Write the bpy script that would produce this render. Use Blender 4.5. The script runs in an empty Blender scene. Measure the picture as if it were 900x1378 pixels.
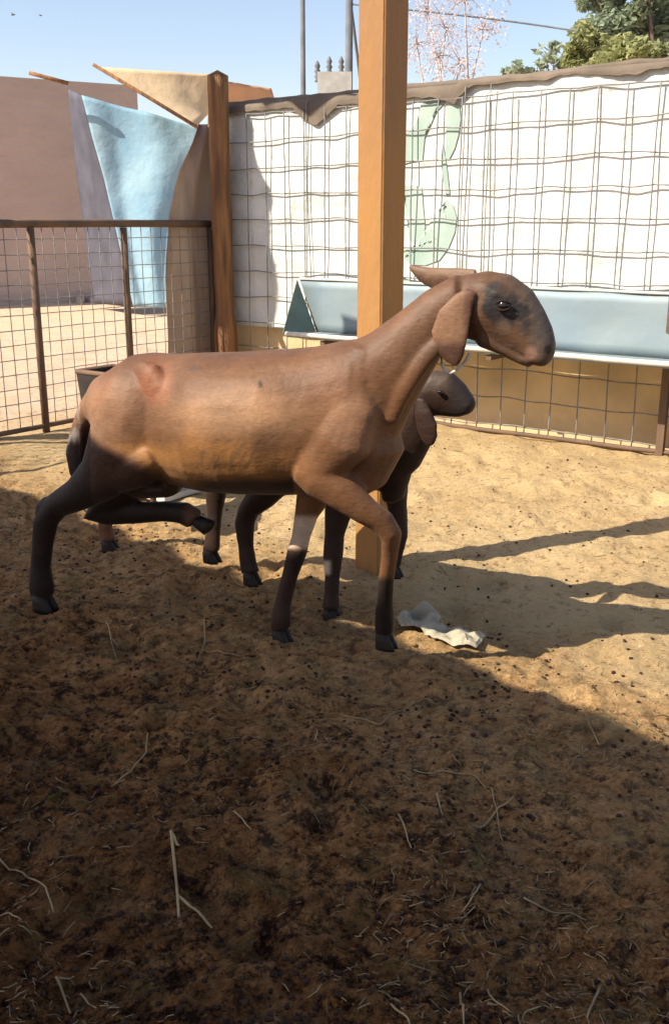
import bpy, bmesh, math, random
import numpy as np
from mathutils import Vector, noise
R = math.radians
rnd = random.Random(7)
S = bpy.context.scene
COL = S.collection

# ------------------------------------------------------------------ camera
F = 1350.0; PITCH = math.atan(389 / F); H = 1.1
cp, sp = math.cos(PITCH), math.sin(PITCH)
cam = bpy.data.cameras.new('camera'); co = bpy.data.objects.new('camera', cam); COL.objects.link(co)
cam.sensor_fit = 'VERTICAL'; cam.sensor_height = 24; cam.lens = 24 * F / 1378
cam.clip_start = 0.05; cam.clip_end = 2000
co.location = (0, 0, H); co.rotation_euler = (R(90) - PITCH, 0, 0)
S.camera = co
# ------------------------------------------------------------------ light
SD = Vector((0.934, 0.357, 0)).normalized(); EL = R(42.5)
LD = Vector((SD.x * math.cos(EL), SD.y * math.cos(EL), -math.sin(EL)))
w = bpy.data.worlds.new("World"); S.world = w; w.use_nodes = True
nt = w.node_tree
sky = nt.nodes.new('ShaderNodeTexSky'); sky.sky_type = 'NISHITA'; sky.sun_disc = False
sky.sun_elevation = EL; sky.sun_rotation = math.atan2(-SD.x, -SD.y) % (2 * math.pi)
sky.air_density = 1.0; sky.dust_density = 0.9; sky.ozone_density = 3.0
tint = nt.nodes.new('ShaderNodeMix'); tint.data_type = 'RGBA'; tint.blend_type = 'MULTIPLY'; tint.inputs[0].default_value = 1   # dusty air: less blue
tint.inputs[7].default_value = (1.0, .84, .76, 1)
nt.links.new(sky.outputs[0], tint.inputs[6]); nt.links.new(tint.outputs[2], nt.nodes['Background'].inputs[0])
nt.nodes['Background'].inputs[1].default_value = 0.118
sl = bpy.data.lights.new('sun', 'SUN'); so = bpy.data.objects.new('sun', sl); COL.objects.link(so)
sl.energy = 4.1; sl.angle = R(0.5); sl.color = (1.0, 0.91, 0.76)
so.rotation_euler = LD.to_track_quat('-Z', 'Y').to_euler(); so.location = (-6, -4, 8)
S.view_settings.view_transform = 'Standard'; S.view_settings.look = 'None'
S.view_settings.gamma = 1; S.view_settings.use_curve_mapping = False
S.view_settings.exposure = 1.12
S.render.engine = 'CYCLES'; S.cycles.max_bounces = 6

# ------------------------------------------------------------------ helpers
def tag(o, label=None, cat=None, group=None, kind=None):
    if label: o['label'] = label
    if cat: o['category'] = cat
    if group: o['group'] = group
    if kind: o['kind'] = kind
    return o
def empty(name, loc, label, cat, group=None):
    o = bpy.data.objects.new(name, None); COL.objects.link(o); o.location = loc; o.empty_display_size = .1
    return tag(o, label, cat, group)
def link_mesh(name, me, m, parent=None, smooth=True):
    o = bpy.data.objects.new(name, me); COL.objects.link(o)
    if m and not me.materials: me.materials.append(m)
    if smooth: me.polygons.foreach_set('use_smooth', [True] * len(me.polygons))
    if parent:
        o.parent = parent
        o.location = -Vector(parent.location)        # parents are unrotated empties: meshes stay in world metres
    return o
class MB:
    def __init__(s): s.v = []; s.f = []
    def add(s, vs, fs):
        n = len(s.v); s.v += [tuple(p) for p in vs]; s.f += [tuple(i + n for i in f) for f in fs]
    def box(s, c, X, Y, Z):
        c = Vector(c); X = Vector(X); Y = Vector(Y); Z = Vector(Z)
        vs = [c + a * X + b * Y + d * Z for a in (-1, 1) for b in (-1, 1) for d in (-1, 1)]
        s.add(vs, [(0, 1, 3, 2), (4, 6, 7, 5), (0, 4, 5, 1), (2, 3, 7, 6), (0, 2, 6, 4), (1, 5, 7, 3)])
    def tube(s, pts, rad, n=6, squash=1.0):
        pts = [Vector(p) for p in pts]; rs = rad if isinstance(rad, (list, tuple)) else [rad] * len(pts)
        vs = []; up = Vector((0, 0, 1))
        for i, p in enumerate(pts):
            t = (pts[min(i + 1, len(pts) - 1)] - pts[max(i - 1, 0)])
            t = t.normalized() if t.length > 1e-9 else Vector((1, 0, 0))
            a = t.cross(up)
            if a.length < .05: a = t.cross(Vector((1, 0, 0)))
            a.normalize(); b = a.cross(t)
            for k in range(n):
                an = 2 * math.pi * k / n
                vs.append(p + a * math.cos(an) * rs[i] + b * math.sin(an) * rs[i] * squash)
        fs = []
        for i in range(len(pts) - 1):
            for k in range(n):
                fs.append((i * n + k, i * n + (k + 1) % n, (i + 1) * n + (k + 1) % n, (i + 1) * n + k))
        fs.append(tuple(range(n - 1, -1, -1))); fs.append(tuple(range((len(pts) - 1) * n, len(pts) * n)))
        s.add(vs, fs)
    def loft(s, secs, n=20):
        """secs: (centre, U, V) half-extent vectors; rounded ends"""
        m = len(secs); vs = []
        for c, U, V in secs:
            for k in range(n):
                an = 2 * math.pi * k / n
                vs.append(c + U * math.cos(an) + V * math.sin(an))
        e0 = secs[0][0] + (secs[0][0] - secs[1][0]).normalized() * min(secs[0][1].length, secs[0][2].length) * .5
        e1 = secs[-1][0] + (secs[-1][0] - secs[-2][0]).normalized() * min(secs[-1][1].length, secs[-1][2].length) * .5
        fs = []
        for i in range(m - 1):
            for k in range(n):
                fs.append((i * n + k, i * n + (k + 1) % n, (i + 1) * n + (k + 1) % n, (i + 1) * n + k))
        vs += [e0, e1]; a = m * n
        for k in range(n):
            fs.append((a, (k + 1) % n, k)); fs.append((a + 1, (m - 1) * n + k, (m - 1) * n + (k + 1) % n))
        s.add(vs, fs)
    def mesh(s, name):
        me = bpy.data.meshes.new(name); me.from_pydata(s.v, [], s.f); me.update(); return me
    def build(s, name, m, parent=None, smooth=True):
        return link_mesh(name, s.mesh(name), m, parent, smooth)
def fix_normals(me):
    bm = bmesh.new(); bm.from_mesh(me); bmesh.ops.recalc_face_normals(bm, faces=bm.faces); bm.to_mesh(me); bm.free()
def ray(px, py):
    u = (px - 450) / F; v = (689 - py) / F
    return Vector((u, cp + v * sp, -sp + v * cp))
def ground(px, py, z=0.0):
    d = ray(px, py); return Vector((0, 0, H)) + d * ((z - H) / d.z)
def at_Y(px, py, Y):
    d = ray(px, py); return Vector((0, 0, H)) + d * (Y / d.y)
def proj(p):
    y = p[1]; z = p[2] - H
    dep = y * cp - z * sp; up = y * sp + z * cp
    return 450 + F * p[0] / dep, 689 - F * up / dep
def vplane(px, py, P0, n):
    d = ray(px, py); o = Vector((0, 0, H))
    return o + d * ((P0 - o).dot(n) / d.dot(n))
def nz(x, y, z=0): return noise.noise(Vector((x, y, z)))

# ------------------------------------------------------------------ materials
def mat(name, col, rough=.85, var=.25, scale=8, bump=.2, bscale=60, metal=0, col2=None, stretch=(1, 1, 1), spec=.3, bdist=.01, detail=6, ramp=(.35, .65)):
    m = bpy.data.materials.new(name); m.use_nodes = True; t = m.node_tree; N = t.nodes; L = t.links
    b = N['Principled BSDF']; b.inputs['Roughness'].default_value = rough; b.inputs['Metallic'].default_value = metal
    b.inputs['Specular IOR Level'].default_value = spec
    tc = N.new('ShaderNodeTexCoord'); mp = N.new('ShaderNodeMapping'); mp.inputs['Scale'].default_value = stretch
    L.new(tc.outputs['Object'], mp.inputs[0])
    n1 = N.new('ShaderNodeTexNoise'); n1.inputs['Scale'].default_value = scale; n1.inputs['Detail'].default_value = detail
    L.new(mp.outputs[0], n1.inputs[0])
    mr = N.new('ShaderNodeMapRange'); mr.inputs[1].default_value = ramp[0]; mr.inputs[2].default_value = ramp[1]
    L.new(n1.outputs[0], mr.inputs[0])
    mx = N.new('ShaderNodeMix'); mx.data_type = 'RGBA'
    if col2 is None: col2 = tuple(c * (1 - var) for c in col)
    mx.inputs[6].default_value = (*col, 1); mx.inputs[7].default_value = (*col2, 1)
    L.new(mr.outputs[0], mx.inputs[0]); L.new(mx.outputs[2], b.inputs['Base Color'])
    if bump:
        n2 = N.new('ShaderNodeTexNoise'); n2.inputs['Scale'].default_value = bscale; n2.inputs['Detail'].default_value = 8
        L.new(mp.outputs[0], n2.inputs[0])
        bp = N.new('ShaderNodeBump'); bp.inputs['Strength'].default_value = bump; bp.inputs['Distance'].default_value = bdist
        L.new(n2.outputs[0], bp.inputs['Height']); L.new(bp.outputs[0], b.inputs['Normal'])
    return m
M = {}
M['tarp'] = mat('white_tarp', (.66, .66, .62), .7, .06, 3.5, 1.0, 5, col2=(.52, .555, .53), bdist=.05)
M['green'] = mat('pale_green_print', (.29, .385, .335), .75, .2, 5, 0, col2=(.37, .45, .40))
M['bounce_tan_sheet'] = mat('bounce_tan_sheet', (.66, .49, .27), .85, .3, 3, .4, 25)  # shaded wall foot: warm bounce off the sand put into the colour
M['rim'] = mat('dusty_brown_cloth', (.19, .15, .115), .95, .3, 5, .5, 18, bdist=.01)
M['wire'] = mat('dark_wire', (.25, .24, .23), .7, .4, 20, 0, spec=.4)
M['rust'] = mat('rusty_pipe', (.11, .075, .055), .75, .5, 9, .4, 120, col2=(.17, .10, .06))
M['post_paint'] = mat('orange_painted_steel', (.40, .195, .052), .6, .2, 3, .35, 40, col2=(.30, .155, .06), stretch=(1, 1, .35))
M['wood'] = mat('weathered_wood', (.34, .17, .07), .85, .5, 5, .7, 30, col2=(.15, .075, .04), stretch=(5, 5, .5), bdist=.02)
M['tancloth'] = mat('tan_cloth', (.48, .36, .26), .9, .3, 4, .4, 20, col2=(.36, .26, .20), stretch=(3, 3, .6))
M['trough'] = mat('pale_blue_grey_metal', (.235, .285, .295), .6, .2, 3, .35, 10, col2=(.205, .265, .30), metal=.15)
M['trough_end'] = mat('green_grey_metal', (.16, .22, .19), .6, .3, 5, .1, 30)
M['trough_rim'] = mat('pale_rim_metal', (.62, .60, .54), .6, .25, 9, .1, 30)
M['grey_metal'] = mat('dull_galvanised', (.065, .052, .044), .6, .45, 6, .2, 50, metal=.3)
M['white_plastic'] = mat('white_plastic', (.5, .49, .45), .5, .2, 9, .1, 30)
M['mudwall'] = mat('brown_ribbed_wall', (.53, .41, .34), .95, .25, 1.2, .5, 8, col2=(.47, .36, .30), stretch=(1, 1, 2), bdist=.04)
M['bluetarp'] = mat('blue_tarp', (.17, .31, .42), .7, .2, 1.5, .8, 4, col2=(.26, .40, .48), bdist=.04)
M['bluetarp_dark'] = mat('blue_tarp_shaded_purple', (.10, .10, .13), .8, .3, 3, .4, 5)  # shaded copy of the blue tarp colour; the slab pile shares it
M['cream'] = mat('cream_cloth', (.68, .50, .30), .85, .15, 2, .4, 6, bdist=.04)
M['orange_cloth'] = mat('orange_cloth', (.66, .36, .19), .85, .15, 2, .4, 6)
M['debris'] = mat('faded_board', (.40, .40, .36), .8, .3, 5, .2, 30)
M['pole'] = mat('utility_pole', (.16, .17, .18), .8, .3, 4, 0)
M['bark'] = mat('bark', (.20, .14, .11), .95, .4, 6, .5, 30)
M['pinktwig'] = mat('pale_pink_twig', (.50, .42, .40), .9, .3, 4, 0)
M['pinkleaf'] = mat('pale_pink_blossom', (.70, .62, .63), .9, .25, 1.2, 0)
M['leaf'] = mat('green_leaf', (.30, .36, .24), .8, .4, .9, 0, col2=(.36, .41, .30))
M['leaf_y'] = mat('yellow_green_leaf', (.40, .40, .16), .8, .4, 1.1, 0, col2=(.30, .34, .18))
M['straw'] = mat('dry_straw', (.42, .30, .15), .8, .5, 9, 0)
M['dung'] = mat('dung', (.060, .030, .016), .9, .5, 40, .3, 200)
M['paper'] = mat('dirty_white_sheet', (.42, .37, .27), .85, .25, 12, .4, 60)
M['roof'] = mat('roof_sheet', (.60, .43, .28), .8, .3, 4, 0)
M['hoof'] = mat('hoof_horn', (.022, .015, .011), .6, .4, 40, .2, 150)
M['eye'] = mat('eye_dark', (.012, .009, .007), .08, .1, 5, 0, spec=.7)
M['iris'] = mat('eye_rim', (.03, .02, .016), .9, .1, 5, 0, spec=.05)
M['ear'] = mat('ear_tan', (.36, .21, .13), .85, .3, 14, .3, 120)
M['cord'] = mat('white_cord', (.68, .62, .55), .8, .2, 30, .3, 200)

for k in ('leaf', 'leaf_y', 'pinkleaf'):                     # thin leaves let light through
    t = M[k].node_tree; pb = t.nodes['Principled BSDF']; tr = t.nodes.new('ShaderNodeBsdfTranslucent'); ms = t.nodes.new('ShaderNodeMixShader')
    ms.inputs[0].default_value = .45; t.links.new(pb.inputs['Base Color'].links[0].from_socket, tr.inputs[0])
    t.links.new(pb.outputs[0], ms.inputs[1]); t.links.new(tr.outputs[0], ms.inputs[2]); t.links.new(ms.outputs[0], t.nodes['Material Output'].inputs[0])
def ground_mat():
    m = bpy.data.materials.new('sandy_ground'); m.use_nodes = True; t = m.node_tree; N = t.nodes; L = t.links
    b = N['Principled BSDF']; b.inputs['Roughness'].default_value = .95; b.inputs['Specular IOR Level'].default_value = .12
    at = N.new('ShaderNodeAttribute'); at.attribute_name = 'soil'
    tc = N.new('ShaderNodeTexCoord')
    def no(sc, det=6, ro=.6):
        n = N.new('ShaderNodeTexNoise'); n.inputs['Scale'].default_value = sc; n.inputs['Detail'].default_value = det
        n.inputs['Roughness'].default_value = ro; L.new(tc.outputs['Object'], n.inputs[0]); return n
    def mixc(fac, a, c, mode='MIX'):
        x = N.new('ShaderNodeMix'); x.data_type = 'RGBA'; x.blend_type = mode
        if isinstance(fac, (int, float)): x.inputs[0].default_value = fac
        else: L.new(fac, x.inputs[0])
        for i, k in ((6, a), (7, c)):
            if isinstance(k, tuple): x.inputs[i].default_value = (*k, 1)
            else: L.new(k, x.inputs[i])
        return x.outputs[2]
    def rng(src, a, c, lo=0, hi=1):
        r = N.new('ShaderNodeMapRange'); r.inputs[1].default_value = a; r.inputs[2].default_value = c
        r.inputs[3].default_value = lo; r.inputs[4].default_value = hi; L.new(src, r.inputs[0]); return r.outputs[0]
    yd = N.new('ShaderNodeAttribute'); yd.attribute_name = 'yard'; shd = N.new('ShaderNodeAttribute'); shd.attribute_name = 'shade_dark'
    sand = mixc(rng(no(2.2).outputs[0], .35, .65), (.72, .52, .275), (.58, .405, .20))
    sand = mixc(yd.outputs['Fac'], sand, (.78, .57, .40))
    sand = mixc(rng(no(30, 9, .75).outputs[0], .54, .66), sand, (.27, .165, .08))
    sand = mixc(rng(no(42, 5, .7).outputs[0], .62, .68), sand, (.80, .64, .40))
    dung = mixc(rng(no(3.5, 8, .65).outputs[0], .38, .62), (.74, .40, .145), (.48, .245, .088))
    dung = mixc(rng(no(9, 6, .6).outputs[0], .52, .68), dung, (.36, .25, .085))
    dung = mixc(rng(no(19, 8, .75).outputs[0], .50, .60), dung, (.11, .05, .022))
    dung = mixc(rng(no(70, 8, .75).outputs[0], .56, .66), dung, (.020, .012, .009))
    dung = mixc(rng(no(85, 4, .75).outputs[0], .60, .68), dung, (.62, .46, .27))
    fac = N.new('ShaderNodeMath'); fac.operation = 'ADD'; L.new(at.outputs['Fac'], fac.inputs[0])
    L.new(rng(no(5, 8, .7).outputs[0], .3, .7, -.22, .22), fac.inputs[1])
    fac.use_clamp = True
    dung = mixc(shd.outputs['Fac'], dung, (.50, .42, .38), 'MULTIPLY')  # roof shade multiplied into the dung colour
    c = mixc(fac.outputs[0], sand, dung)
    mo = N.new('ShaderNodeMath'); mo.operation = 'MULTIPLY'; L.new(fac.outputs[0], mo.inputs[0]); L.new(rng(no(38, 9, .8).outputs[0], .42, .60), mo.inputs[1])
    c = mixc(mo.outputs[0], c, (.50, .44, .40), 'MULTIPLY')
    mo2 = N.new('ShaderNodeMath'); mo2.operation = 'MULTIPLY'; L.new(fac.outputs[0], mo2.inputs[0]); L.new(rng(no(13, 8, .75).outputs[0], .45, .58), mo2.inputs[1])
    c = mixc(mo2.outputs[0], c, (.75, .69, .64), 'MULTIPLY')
    L.new(c, b.inputs['Base Color'])
    bn = no(45, 10, .75); bp = N.new('ShaderNodeBump'); bp.inputs['Strength'].default_value = 1.0; bp.inputs['Distance'].default_value = .03
    L.new(bn.outputs[0], bp.inputs['Height'])
    bn2 = no(9, 6, .7); bp2 = N.new('ShaderNodeBump'); bp2.inputs['Strength'].default_value = .5; bp2.inputs['Distance'].default_value = .05
    L.new(bn2.outputs[0], bp2.inputs['Height']); L.new(bp.outputs[0], bp2.inputs['Normal'])
    L.new(bp2.outputs[0], b.inputs['Normal'])
    return m
M['ground'] = ground_mat()

def coat_mat(name):
    m = bpy.data.materials.new(name); m.use_nodes = True; t = m.node_tree; N = t.nodes; L = t.links
    b = N['Principled BSDF']; b.inputs['Roughness'].default_value = .57; b.inputs['Specular IOR Level'].default_value = .27
    b.inputs['Sheen Weight'].default_value = .06; b.inputs['Sheen Roughness'].default_value = .5
    b.inputs['Sheen Tint'].default_value = (1, .85, .7, 1)
    at = N.new('ShaderNodeAttribute'); at.attribute_name = 'coat'
    tc = N.new('ShaderNodeTexCoord'); mp = N.new('ShaderNodeMapping')
    mp.inputs['Rotation'].default_value = (0, R(25), R(24)); mp.inputs['Scale'].default_value = (60, 80, 170)
    L.new(tc.outputs['Object'], mp.inputs[0])
    n = N.new('ShaderNodeTexNoise'); n.inputs['Scale'].default_value = 1; n.inputs['Detail'].default_value = 5; L.new(mp.outputs[0], n.inputs[0])
    n2 = N.new('ShaderNodeTexNoise'); n2.inputs['Scale'].default_value = 14; n2.inputs['Detail'].default_value = 5; L.new(tc.outputs['Object'], n2.inputs[0])
    ad = N.new('ShaderNodeMath'); ad.operation = 'ADD'; L.new(n.outputs[0], ad.inputs[0]); L.new(n2.outputs[0], ad.inputs[1])
    mr = N.new('ShaderNodeMapRange'); mr.inputs[1].default_value = .65; mr.inputs[2].default_value = 1.35; mr.inputs[3].default_value = .78; mr.inputs[4].default_value = 1.18
    L.new(ad.outputs[0], mr.inputs[0])
    mx = N.new('ShaderNodeMix'); mx.data_type = 'RGBA'; mx.blend_type = 'MULTIPLY'; mx.inputs[0].default_value = 1
    L.new(at.outputs['Color'], mx.inputs[6]); L.new(mr.outputs[0], mx.inputs[7]); L.new(mx.outputs[2], b.inputs['Base Color'])
    bp = N.new('ShaderNodeBump'); bp.inputs['Strength'].default_value = .25; bp.inputs['Distance'].default_value = .003
    L.new(n.outputs[0], bp.inputs['Height'])
    bp2 = N.new('ShaderNodeBump'); bp2.inputs['Strength'].default_value = .28; bp2.inputs['Distance'].default_value = .02
    L.new(n2.outputs[0], bp2.inputs['Height']); L.new(bp.outputs[0], bp2.inputs['Normal'])
    L.new(bp2.outputs[0], b.inputs['Normal'])
    return m
M['coat'] = coat_mat('goat_coat')

# ------------------------------------------------------------------ layout lines
WD = Vector((.806, -.593, 0)).normalized()          # along the white wall, towards the right
WN = Vector((-.593, -.806, 0)).normalized()         # out of the wall, into the pen
WA = Vector((.631, 5.59, 0))                        # a point at its foot
def wp(t, out=0.0, z=0.0): return WA + WD * t + WN * out + Vector((0, 0, z))
def t_for(px, z, out=0.0):
    k = (px - 450) / F; a = WA + WN * out
    # X = k*(Y*cp + (H-z)*sp)
    return (k * (a.y * cp + (H - z) * sp) - a.x) / (WD.x - k * WD.y * cp)
TL = -1.67
C0 = wp(TL)
GD = WN.copy()
def gp(g, z=0.0, off=0.0): return C0 + GD * g - WD * off + Vector((0, 0, z))
def g_for(px, z):
    k = (px - 450) / F
    return (k * (C0.y * cp + (H - z) * sp) - C0.x) / (GD.x - k * GD.y * cp)
RN = Vector((.718, .696, 0)).normalized()           # roof shade line normal

# ------------------------------------------------------------------ ground
def axis(lo, hi, step, far0, far1, g):
    a = list(np.arange(lo, hi, step)); s = step
    x = hi
    while x < far1: a.append(x); s *= g; x += s
    a.append(far1); s = step; x = lo; b = []
    while x > far0:
        s *= g; x -= s; b.append(max(x, far0))
    return b[::-1] + a
xs = axis(-1.5, 1.5, .0125, -260, 260, 1.10); ys = axis(.95, 3.6, .0125, -60, 420, 1.07)
foot = []
for _ in range(260):
    foot.append((rnd.uniform(-2.2, 2.2), rnd.uniform(.9, 5), rnd.uniform(.025, .06), rnd.uniform(.010, .028)))
def gh(x, y):
    r = math.hypot(x, y)
    a = 1.0 if r < 9 else max(0.0, 1 - (r - 9) / 6)
    h = .022 * nz(x * 1.3, y * 1.3, 1) + .020 * nz(x * 4, y * 4, 2) + .013 * nz(x * 10, y * 10, 3)
    if r < 4.5: h += (.014 * nz(x * 19, y * 19, 5) + .009 * nz(x * 42, y * 42, 6)) * (1 if x * .718 + y * .696 < 2.1 else .5)
    return h * a
XX, YY = np.meshgrid(np.array(xs), np.array(ys))
ZZ = np.array([[gh(x, y) for x in xs] for y in ys])
for fx, fy, fr, fd in foot:
    d2 = (XX - fx) ** 2 + ((YY - fy) * .8) ** 2
    ZZ -= fd * np.exp(-d2 / (fr * fr)) - fd * .4 * np.exp(-(np.sqrt(d2) - fr * 1.6) ** 2 / (fr * fr * .3))
_xs = np.array(xs); _ys = np.array(ys)
def gz(x, y):
    i = min(max(int(np.searchsorted(_xs, x)), 1), len(_xs) - 1); j = min(max(int(np.searchsorted(_ys, y)), 1), len(_ys) - 1)
    fx = (x - _xs[i - 1]) / (_xs[i] - _xs[i - 1]); fy = (y - _ys[j - 1]) / (_ys[j] - _ys[j - 1])
    return float((ZZ[j - 1, i - 1] * (1 - fx) + ZZ[j - 1, i] * fx) * (1 - fy) + (ZZ[j, i - 1] * (1 - fx) + ZZ[j, i] * fx) * fy)
nx, ny = len(xs), len(ys)
me = bpy.data.meshes.new('ground')
verts = np.stack([XX, YY, ZZ], -1).reshape(-1, 3)
ii = np.arange(nx * ny).reshape(ny, nx)
faces = np.stack([ii[:-1, :-1], ii[:-1, 1:], ii[1:, 1:], ii[1:, :-1]], -1).reshape(-1, 4)
me.from_pydata(verts.tolist(), [], faces.tolist())
# trampled dung-rich soil with roof shade painted in; clean sand out in the pen
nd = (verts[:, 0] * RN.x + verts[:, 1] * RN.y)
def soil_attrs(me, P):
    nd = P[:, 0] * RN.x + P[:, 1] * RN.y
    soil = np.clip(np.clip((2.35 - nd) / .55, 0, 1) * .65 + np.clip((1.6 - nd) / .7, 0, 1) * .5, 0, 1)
    shade_dark = np.clip((1.45 - nd) / .9, 0, 1)  # roof shade painted darker towards the camera
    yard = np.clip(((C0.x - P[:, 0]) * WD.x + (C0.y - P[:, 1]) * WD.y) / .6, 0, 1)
    for nm, a in (('soil', soil), ('shade_dark', shade_dark), ('yard', yard)):
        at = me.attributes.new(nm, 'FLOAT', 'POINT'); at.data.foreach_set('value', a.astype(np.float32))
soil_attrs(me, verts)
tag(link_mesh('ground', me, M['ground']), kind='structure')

# ------------------------------------------------------------------ roof over the camera (outside the frame) and its shade
H_ROOF = 2.4
RT = Vector((RN.y, -RN.x, 0))
edge_n = 1.905 - RN.dot(SD) * H_ROOF / math.tan(EL)
roof = empty('shed_roof', RN * (edge_n - 3), 'low corrugated shed roof overhead that shades the near ground', 'roof')
b = MB(); N_ = 160
def rpt(i, n, z): return RT * (-7 + 14 * i / N_) + RN * (edge_n - n) + Vector((0, 0, z + .018 * math.cos(i * math.pi / 2)))
vs = [rpt(i, n + (.02 * math.sin(i * 1.7) if n == 0 else 0), H_ROOF + dz) for dz in (0, .004) for n in (0, 2.5) for i in range(N_ + 1)]
n1 = N_ + 1; fs = []
for i in range(N_):
    fs.append((i, i + 1, n1 + i + 1, n1 + i)); fs.append((2 * n1 + i, 3 * n1 + i, 3 * n1 + i + 1, 2 * n1 + i + 1))
b.add(vs, fs); b.build('roof_sheet', M['roof'], roof)
for n in (.25, 1.3, 2.3):
    b = MB(); b.box(RN * (edge_n - n) + Vector((0, 0, H_ROOF - .075)), RT * 7, RN * .03, (0, 0, .05)); b.build('beam', M['rust'], roof, False)
for q in (-3.4, 3.4):
    for n in (1.3, 2.3):
        b = MB(); c = RN * (edge_n - n) + RT * q; b.box(c + Vector((0, 0, (H_ROOF - .13) / 2)), RT * .05, RN * .05, (0, 0, (H_ROOF - .13) / 2)); b.build('roof_post', M['rust'], roof, False)

# ------------------------------------------------------------------ pen posts
P1 = Vector((.142, 3.19, 0))
PW, PN = WD.copy(), WN.copy()
from mathutils import Matrix
_r = Matrix.Rotation(R(-9), 3, 'Z'); PW = _r @ WD; PN = _r @ WN
def pen_post(loc, h, label):
    root = empty('square_post', loc, label, 'post', 'square steel posts of the pen')
    b = MB(); hs = .053; n = 14; vs = []
    for i in range(n + 1):
        z = -.15 + (h + .15) * i / n
        for sx, sy in ((-1, -1), (-.9, -1), (.9, -1), (1, -1), (1, -.9), (1, .9), (1, 1), (.9, 1), (-.9, 1), (-1, 1), (-1, .9), (-1, -.9)):
            e = .94 if abs(sx) == 1 and abs(sy) == 1 else 1
            p = Vector(loc) + PW * (sx * hs * e + .0012 * nz(i * .7, sx)) + PN * (sy * hs * e + .0012 * nz(i * .7, sy, 4)) + Vector((0, 0, z))
            vs.append(p)
    fs = []
    for i in range(n):
        for k in range(12): fs.append((i * 12 + k, i * 12 + (k + 1) % 12, (i + 1) * 12 + (k + 1) % 12, (i + 1) * 12 + k))
    fs.append(tuple(range(n * 12, n * 12 + 12)))
    b.add(vs, fs); o = b.build('post_tube', M['post_paint'], root, False); fix_normals(o.data)
    b = MB(); b.box(Vector(loc) + Vector((0, 0, h + .006)), PW * .06, PN * .06, (0, 0, .005)); b.build('post_cap', M['rust'], root, False)
    return root
pen_post(P1, 2.75, 'orange painted square steel post standing behind the goat')
pen_post(P1 - WD * 3.05 + WN * .03, 2.9, 'square steel post out to the left of the pen')

# ------------------------------------------------------------------ white wall: mesh fence, tarp, lower sheet, top roll
TR = 2.6
ZT = 1.79
tarp = empty('white_tarp_screen', wp(.3, -.05), 'white tarpaulin screen with faded green print behind the wire mesh', 'tarpaulin')
def sheet(t0, t1, z0, z1, nt_, nz_, out, amp, f=(2.2, 1.2), ph=0):
    vs = []; fs = []
    for j in range(nz_ + 1):
        for i in range(nt_ + 1):
            t = t0 + (t1 - t0) * i / nt_; z = z0 + (z1 - z0) * j / nz_
            vs.append(wp(t, out + amp * nz(t * f[0] + ph, z * f[1], 7) + amp * .5 * nz(t * 7 + ph, z * 2, 3), z))
    for j in range(nz_):
        for i in range(nt_):
            a = j * (nt_ + 1) + i; fs.append((a, a + 1, a + nt_ + 2, a + nt_ + 1))
    return vs, fs
b = MB(); vs, fs = sheet(TL, TR, .47, ZT, 110, 30, -.012, .016); b.add(vs, fs); b.build('tarp_cloth', M['tarp'], tarp)
def tarp_out(t, z): return -.012 + .016 * nz(t * 2.2, z * 1.2, 7) + .008 * nz(t * 7, z * 2, 3)
def pix_wall(px, py, out=-.03):
    p = vplane(px, py, wp(0, out), WN); q = p - wp(0, out)
    return q.dot(WD), p.z
marks = [
 [(572, 126), (600, 126), (599, 140), (588, 152), (578, 168), (573, 186), (570, 216), (556, 218), (545, 221), (545, 180), (556, 176), (564, 160), (568, 142)],
 [(603, 143), (620, 140), (622, 160), (619, 182), (614, 200), (606, 215), (601, 213), (602, 185)],
 [(545, 250), (558, 249), (569, 252), (571, 278), (574, 305), (571, 322), (562, 330), (553, 322), (556, 300), (553, 272), (545, 262)],
 [(603, 268), (611, 276), (616, 292), (614, 312), (606, 333), (594, 350), (575, 357), (556, 356), (547, 348), (547, 337), (560, 334), (580, 326), (596, 318), (602, 300), (600, 280)],
 [(545, 372), (556, 378), (564, 392), (558, 402), (545, 398)],
 [(598, 195), (603, 225), (607, 262), (602, 264), (598, 240), (595, 215)],
]
for mk in marks:
    bm = bmesh.new(); vv = []
    for px, py in mk:
        t, z = pix_wall(px, py); vv.append(bm.verts.new(wp(t, 0, z)))
    f = bm.faces.new(vv); bmesh.ops.triangulate(bm, faces=[f])
    for _ in range(3): bmesh.ops.subdivide_edges(bm, edges=[e for e in bm.edges if e.calc_length() > .03], cuts=1, use_grid_fill=False); bmesh.ops.triangulate(bm, faces=bm.faces)
    for v in bm.verts:
        t = (v.co - WA).dot(WD); v.co = wp(t, tarp_out(t, v.co.z) + .006, v.co.z)
    me = bpy.data.meshes.new('painted_mark'); bm.to_mesh(me); bm.free(); link_mesh('painted_mark', me, M['green'], tarp)
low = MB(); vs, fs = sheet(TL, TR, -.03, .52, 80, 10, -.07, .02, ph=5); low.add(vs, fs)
tag(low.build('lower_wall_sheet', M['bounce_tan_sheet']), 'sheet along the foot of the wall below the feed trough, sand bounce put into its tan', 'sheet')
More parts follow.
